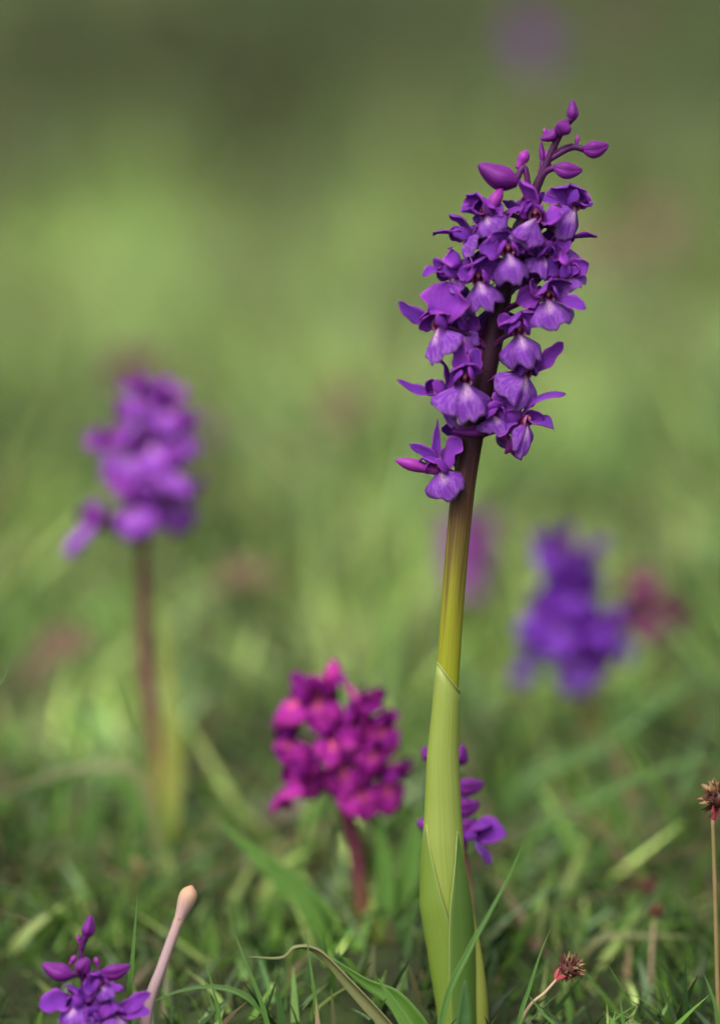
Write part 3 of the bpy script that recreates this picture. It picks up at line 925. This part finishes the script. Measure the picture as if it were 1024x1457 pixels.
# magenta
MAG = ('petal_mag', 'lip_mag', 'spur_mag', 'bract', 'spur_mag')
back_orchid('short magenta-pink orchid with dense rounded head on dark maroon stem', .815, 522,
    [(474, 965), (478, 1050), (488, 1140), (504, 1200), (514, 1270), (520, 1340)],
    [(430, 995), (455, 985), (520, 1005), (540, 1030, 40), (412, 1045, -50), (470, 1050, 0), (530, 1062, 15), (432, 1090, -30), (552, 1105, 50), (498, 1030), (490, 1085, 5), (424, 1108, -60), (512, 1115, 10)],
    MAG, 50, leafs=[([(530, 1390), (548, 1280), (540, 1190), (515, 1128)], 34, 'green_leaf', 8), ([(512, 1390), (450, 1300), (380, 1230), (310, 1170)], 52, 'green_leaf', 12), ([(532, 1390), (575, 1280), (590, 1190), (598, 1140)], 46, 'green_leaf', -6), ([(520, 1390), (530, 1330), (528, 1270)], 34, 'pale_leaf', 14)],
    stem_w=24, stem_mat='stem_wine', seed=5, buds=[(474, 975, 475, 938, 26), (462, 985, 452, 962, 22)])
# small one half hidden by the tall stem
back_orchid('small purple orchid in bud, half hidden behind the thick yellow-green stem', .775, 676,
    [(630, 1060), (640, 1110), (650, 1170), (662, 1230), (670, 1300)],
    [(668, 1190, 50, 12, .9, dict(sr=(52, -2, 4, 34), lip=(26, 42, 8, 42), sd=(30, -16, 8, 36), sl=(8, -24, -6, 24))), (640, 1150, 180, -8, .7)],
    PURP, 46, leafs=[], buds=[(612, 1082, 602, 1062, 18), (648, 1088, 658, 1060, 26), (648, 1118, 688, 1114, 26), (648, 1148, 682, 1143, 28), (650, 1174, 682, 1172, 24), (616, 1176, 593, 1168, 22)],
    stem_w=11, seed=8)
# violet on the right
VIO = ('petal_vio', 'lip_vio', 'spur', 'pedicel', 'bud')
back_orchid('violet-blue orchid with heavy leaning spike, right of the tall stem', .96, 835,
    [(795, 760), (812, 830), (828, 900), (838, 980), (838, 1060)],
    [(790, 775), (830, 795, 30), (800, 815), (832, 845, 20), (772, 868, -50), (872, 890, 50), (830, 912, 0), (845, 928, 10), (878, 895, 60), (800, 885, -20), (812, 840, 0), (850, 890, 20), (822, 934, -10), (760, 905, -70, -60), (752, 945, -60, -60)],
    VIO, 50, stem_w=18, seed=11, leafs=[([(838, 1090), (900, 1010), (985, 960)], 26, 'green_leaf', 5)])
DUSK = ('petal_dusk', 'lip_dusk', 'spur_mag', 'bract', 'spur_mag')
back_orchid('dusky red half-faded orchid beside the violet one', 1.0, 935,
    [(912, 800), (918, 850), (926, 920), (932, 1000)],
    [(912, 822), (905, 852, -30), (932, 862, 10), (962, 875, 60), (918, 880, 0)],
    DUSK, 38, stem_w=12, seed=13, leafs=[([(940, 1060), (960, 1000), (955, 940)], 40, 'green_leaf', 3)])
back_orchid('pale pink-purple orchid far behind the tall stem', 1.08, 672,
    [(664, 725), (666, 780), (668, 850), (670, 930)],
    [(645, 745), (690, 750), (640, 785, -30), (688, 785, 30), (664, 770, 0), (668, 815, 0), (655, 800, -20)],
    ('petal_pink', 'lip_pink', 'spur', 'pedicel', 'spur'), 34, stem_w=10, seed=17)
back_orchid('faraway dull purple orchid at the back of the meadow', 1.75, 760,
    [(760, 10), (760, 60), (762, 160), (764, 300)],
    [(745, 30), (778, 28), (738, 55), (785, 55), (762, 45), (760, 72)],
    DUSK[:1] + ('lip', 'spur', 'pedicel', 'bud'), 26, stem_w=8, seed=19)
back_orchid('dark pink blurred orchid beyond the loose purple one', 1.3, 195,
    [(192, 505), (194, 560), (196, 640)],
    [(170, 520), (215, 520), (192, 512), (186, 535), (210, 536)], DUSK, 26, stem_w=9, seed=23)
back_orchid('small salmon-pink faded orchid beyond the loose purple one', 1.3, 288,
    [(284, 590), (286, 640)], [(280, 600), (294, 606), (284, 618)], ('petal_dusk', 'lip_pink', 'spur_mag', 'bract', 'spur_mag'), 20, stem_w=8, seed=29)
back_orchid('faint brownish-purple orchid far back over the bare meadow', 1.9, 880,
    [(880, -5), (880, 60)], [(865, 5), (895, 3), (880, 15)], DUSK, 18, stem_w=7, seed=31)

# foreground, lower left
def front_orchid():
    dep = .728
    k = dep / FPX
    b, by = foot(122, dep)
    t = thing('orchid', 'short deep purple orchid with open buds beside the pink dry stalk', 'orchid', b)
    line = [(124, 1335), (116, 1350), (118, 1380), (124, 1420), (126, 1470), (122, by)]
    V, F, uv = tube([at(x, y, dep) for x, y in line[::-1]], np.array([8, 7, 6, 5, 4, 2.5]) * k, 10, 30)
    place('stem', V, F, uv, M['pedicel'], t)
    ax = lambda y: at(np.interp(y, [p[1] for p in line], [p[0] for p in line]), y, dep)
    A = lambda x, y, z=0: at(x, y, dep - z * k)
    add_bud(t, A(122, 1334, 2), A(130, 1302, 2), 19 * k, ax(1352), (A(113, 1342), A(112, 1330), 6 * k), px=k)
    add_bud(t, A(104, 1388, 6), A(60, 1372, 4), 27 * k, ax(1392), (A(100, 1372), A(108, 1360), 9 * k), px=k)
    add_bud(t, A(144, 1384, 4), A(186, 1374, 2), 23 * k, ax(1396), (A(140, 1376), A(136, 1362), 8 * k), px=k)
    add_bud(t, A(112, 1380, 14), A(126, 1364, 26), 24 * k, ax(1396), px=k)
    fl = [(142, 1404, 18, 20, dict(sd=(2, -20, 12, 26), sl=(-22, 2, 8, 20), sr=(34, 4, 6, 18), lip=(22, 14, 14, 26))),
          (110, 1428, 18, -30, dict(sd=(-16, -26, 8, 28), sl=(-52, 6, 2, 30), sr=(10, -24, 0, 22), lip=(-10, 44, 14, 56))),
          (164, 1442, 16, 30, dict(sd=(-4, -20, 12, 36), sr=(50, -28, 0, 20), sl=(-34, -6, 4, 28), lip=(14, 40, 12, 54), x1=(50, 0, 4, 20))),
          (132, 1450, 26, 0, dict(lip=(0, 48, 14, 60))),
          (92, 1490, 14, -50, {}), (160, 1500, 10, 50, {}), (125, 1510, 24, 0, {}), (130, 1430, -18, 180, {})]
    for i, (x, y, z, az, ov) in enumerate(fl):
        add_flower(t, A(x, y, z), facing(az, 0), 44 * k, ax(y + 26), ov=ov, seed=700 + i, px=k)
    for dx, up in ((-70, 1620), (60, 1640)):
        strip_leaf('leaf', t, [b, at(122 + dx * .5, by - 60, dep), at(122 + dx, max(by - 120, 1500), dep - .01)], 36 * k, M['green_leaf'], b)
front_orchid()

# ------------------------------------------------------------------ dry stalk with a club tip
def club_stalk():
    dep = .735; k = dep / FPX
    b, by = foot(205, dep)
    t = thing('club_stalk', 'pale pink dry stalk with rounded orange-tan tip', 'stalk', b)
    V, F, uv = tube([b - np.array([0, 0, .003]), at(208, 1450, dep), at(232, 1372, dep), at(250, 1322, dep), at(259, 1298, dep)], np.array([9, 8.5, 7.2, 7.0, 7.9]) * k, 12, 30, .06, 5)
    place('stalk', V, F, uv, M['pinkstalk'], t)
    V, F, uv = tube([at(255, 1308, dep), at(265, 1283, dep), at(273, 1260, dep)], np.array([.575, .64, .74, .86, .96, 1.0, .95, .72, .12]) * 12.8 * k, 14, 22, .03, 4)
    uv[:, 0] = .72 + .28 * uv[:, 0]
    place('tip', V, F, uv, M['pinkstalk'], t)
club_stalk()

# ------------------------------------------------------------------ wood-rush seed heads
def rush(label, dep, line, head, hr, seed, basex, mats=('straw', 'husk'), group=None, bract=True, w=5.0):
    rs = random.Random(seed)
    k = dep / FPX
    b, by = foot(basex, dep)
    t = thing('rush_head', label, 'seed head', b, group)
    pts = [b - np.array([0, 0, .003])] + [at(x, y, dep) for x, y in line]
    V, F, uv = tube(pts, np.linspace(w * .55, w * .4, len(pts)) * k, 8, 26)
    place('stalk', V, F, uv, M[mats[0]], t)
    H = at(head[0], head[1], dep)
    ax = unit(H - pts[-2])
    if bract:
        p0 = pts[-1]
        for a in range(3):
            d = unit(ax + np.array([rs.uniform(-.5, .5), rs.uniform(-.5, .5), rs.uniform(-.3, .5)]))
            P = petal_grid(p0 - ax * 6 * k, p0 + d * hr * .9 * k, 5.5 * k, unit(-FWD + UPV * .3), .05, .4, 'lance', .02, 0, 7, 5, rs)
            V, F, uv = shell(P, .0003); place('bract', V, F, uv, M['redbract'], t)
    V, F, uv = tube([H - ax * hr * .55 * k, H, H + ax * hr * .5 * k], np.array([.3, .62, .68, .55, .15]) * hr * k, 9, 9)
    core = place('seed_cluster', V, F, uv, M['husk'], t)
    for i in range(84):
        d = unit(np.array([rs.gauss(0, 1), rs.gauss(0, 1), rs.gauss(0, 1)]) + ax * .5)
        s = H + d * hr * .42 * k - ax * hr * .1 * k
        e = H + d * hr * rs.uniform(.8, 1.25) * k
        P = petal_grid(s, e, rs.uniform(3.5, 6) * k * hr / 22, unit(np.array([rs.gauss(0, 1), rs.gauss(0, 1), rs.gauss(0, 1)])), .08, .6, 'lance', .02, 0, 5, 5, rs)
        V, F, uv = shell(P, .00025); place('husk', V, F, uv, M['husk_tip' if rs.random() < .27 else 'husk'], core)
rush('dark spiky rush seed head with red sheath on a leaning straw stalk', .742, [(745, 1445), (775, 1412), (793, 1392)], (810, 1378), 21, 1, 700)
rush('brown rush seed head upright on thin olive-brown stalk, apart from the other heads', .748, [(1020, 1400), (1016, 1250), (1013, 1165)], (1023, 1134), 27, 2, 1024, mats=('olive_stalk', 'husk'), w=7)
rush('blurred brown rush head on a long nearly flat brown stalk', .825, [(720, 1320), (780, 1296), (850, 1274), (902, 1263)], (920, 1260), 16, 3, 640, mats=('deadleaf', 'husk'), bract=False, w=4)
rush('small blurred reddish-brown rush head just below the flat stalk', .80, [(925, 1400), (928, 1330), (930, 1310)], (932, 1297), 13, 4, 924, mats=('straw', 'husk'), bract=False)

# ------------------------------------------------------------------ single grass blades that stand out
def blade(label, dep, line, wd, mat='blade', cup=.5, twist=0, name='grass_blade', cat='grass blade', basex=None, tip=1.3, face=None):
    k = dep / FPX
    pts = [at(p[0], p[1], dep - (p[2] if len(p) > 2 else 0) * k) for p in line]
    b, by = foot(line[0][0] if basex is None else basex, dep)
    if pts[0][2] > b[2]: pts = [b - np.array([0, 0, .003])] + pts
    o = strip_leaf(name, None, pts, wd * k, M[mat], None, 28, 7, cup, twist, face, tip, org=pts[0])
    tag(o, label, cat)
    return o
blade('green grass blade slanting across the foot of the tall orchid', .728, [(628, 1450), (668, 1350), (690, 1310), (725, 1245), (746, 1198)], 11, basex=612)
blade('short pointed upright dark green blade in front of the tall orchid stem', .722, [(658, 1480), (660, 1440), (661, 1394)], 20, 'dark_blade', tip=4.0)
blade('slim green blade crossing the straw stalk of the spiky rush head', .740, [(738, 1457), (752, 1408), (768, 1358), (784, 1319)], 8, basex=726)
blade('short dark blade tip poking out beside the spiky rush stalk', .735, [(800, 1480), (770, 1440), (748, 1412)], 8, basex=810)
blade('straight narrow green blade between the short purple orchid and the pink stalk', .735, [(184, 1440), (190, 1350), (197, 1268)], 11, basex=182)
blade('thin leaning blade right of the pink dry stalk', .735, [(316, 1470), (304, 1410), (289, 1358)], 8, basex=324)
blade('thin bright blade tip leaning left above the twisted leaf', .742, [(376, 1440), (350, 1370), (326, 1308)], 9, basex=392)
blade('narrow upright blade just behind the twisted leaf', .745, [(452, 1455), (444, 1390), (434, 1322)], 9, basex=456)
blade('thin upright blade below the brown upright rush head', .735, [(1020, 1450), (1010, 1410), (1000, 1385)], 8, basex=1030)
blade('short sharp blade tip between the two dark rush heads', .735, [(888, 1480), (884, 1440), (881, 1420)], 8, basex=892)
blade('arching pale green blade curving behind the pink stalk', .752, [(400, 1470), (350, 1418), (300, 1404), (250, 1412), (205, 1432)], 10, basex=420)
blade('twisted green-and-straw leaf curling over beside the tall orchid foot', .748, [(560, 1470), (500, 1400), (455, 1352), (420, 1346), (400, 1362), (352, 1362)], 24, 'straw_leaf', .7, 2.4, 'twisted_leaf', 'leaf', basex=585)
blade('broad dark green strap leaf arching from the tall orchid foot', .752, [(590, 1460), (560, 1420), (520, 1398), (470, 1362)], 44, 'green_leaf', .4, .6, 'strap_leaf', 'leaf', basex=612)
blade('short broad green leaf tip beside the tall orchid foot', .738, [(585, 1480), (560, 1430), (538, 1392)], 26, 'green_leaf', .4, 0, 'strap_leaf', 'leaf', basex=598)
blade('pale long blurred blade bending low across the left meadow', .86, [(200, 1110), (130, 1092), (60, 1108), (-20, 1140)], 20, 'straw_leaf', .3, 0, basex=240)
blade('pale grey-green upright blurred blade left of the loose purple orchid', .87, [(132, 1240), (130, 1180), (134, 1120)], 26, 'blade', .3, 0, basex=132, tip=2.5)
blade('dark thin blade leaning in from the meadow edge', .76, [(-20, 1010), (4, 970), (22, 920)], 6, 'blade', .3, 0, basex=-60)
blade('dry pinkish straw lying low behind the spiky rush head', .80, [(850, 1338), (920, 1332), (1000, 1334)], 12, 'straw_leaf', .3, 0, 'straw_stem', 'straw', basex=800)
blade('long pale green blade arching right under the violet orchid', .90, [(740, 1120), (860, 1060), (960, 985), (1040, 930)], 22, 'blade', .3, 0, basex=700)
blade('long blurred green blade arching low below the dusky red orchid', .86, [(760, 1190), (880, 1120), (980, 1085), (1050, 1080)], 22, 'green_leaf', .3, 0, basex=720)

# ------------------------------------------------------------------ bits on the ground
def pebble(label, px, dep, r, seed):
    rs = random.Random(seed)
    b, by = foot(px, dep)
    nu, nv = 8, 12
    V = []; F = []
    for i in range(nu + 1):
        ph = math.pi * i / nu
        for j in range(nv):
            th = 2 * math.pi * j / nv
            q = 1 + .14 * math.sin(3 * th + seed) * math.sin(ph) + .1 * math.cos(2 * ph + th)
            V.append(b + np.array([math.cos(th) * math.sin(ph) * r * q, math.sin(th) * math.sin(ph) * r * .8 * q, (math.cos(ph) * .7 + .5) * r * q]))
    for i in range(nu):
        for j in range(nv):
            F.append((i * nv + j, (i + 1) * nv + j, (i + 1) * nv + (j + 1) % nv, i * nv + (j + 1) % nv))
    o = place('pebble', np.array(V), F, None, M['pebble'], org=b)
    tag(o, label, 'stone')
pebble('small pale pinkish stone in the turf left of the magenta orchid stem', 402, .92, .012, 3)
def dead_leaf(label, px, dep, L, seed, lift=.03):
    rs = random.Random(seed)
    b, by = foot(px, dep)
    a = rs.uniform(0, 6.28)
    d = np.array([math.cos(a), math.sin(a), .25])
    s = b + np.array([0, 0, .004])
    P = petal_grid(s - d * L * .5 + np.array([0, 0, lift]), s + d * L * .5 + np.array([0, 0, lift]), L * .5, np.array([0, -.5, 1.0]), .2, .5, 'ovate', .12, .2, 12, 9, rs)
    V, F, uv = shell(P, .0005)
    V2, F2, uv2 = tube([b, s - d * L * .3 + np.array([0, 0, lift * .7]), s - d * L * .48 + np.array([0, 0, lift])], [.0012, .001, .0008], 6, 8)
    t = thing('dead_leaf', label, 'leaf', b)
    place('leaf', V, F, uv, M['deadleaf'], t); place('stalk', V2, F2, uv2, M['straw'], t)
dead_leaf('curled brown dead leaf in the grass left of the loose purple orchid', 85, 1.02, .032, 1)
dead_leaf('pinkish-brown dead leaf between the loose purple and magenta orchids', 350, 1.1, .034, 2)
dead_leaf('brown dead leaf in the meadow well behind the magenta orchid', 478, 1.32, .04, 3, .06)
dead_leaf('brown withered leaf in the meadow beyond the tall flower spike', 925, 1.7, .06, 4, .09)
dead_leaf('large brown withered leaf far back in the open meadow', 240, 3.2, .13, 5, .13)
dead_leaf('dull brown withered leaf in the middle of the open meadow', 392, 2.5, .09, 6, .11)
dead_leaf('dark brown dead leaf right of the tall flower spike', 842, 1.55, .05, 7, .09)
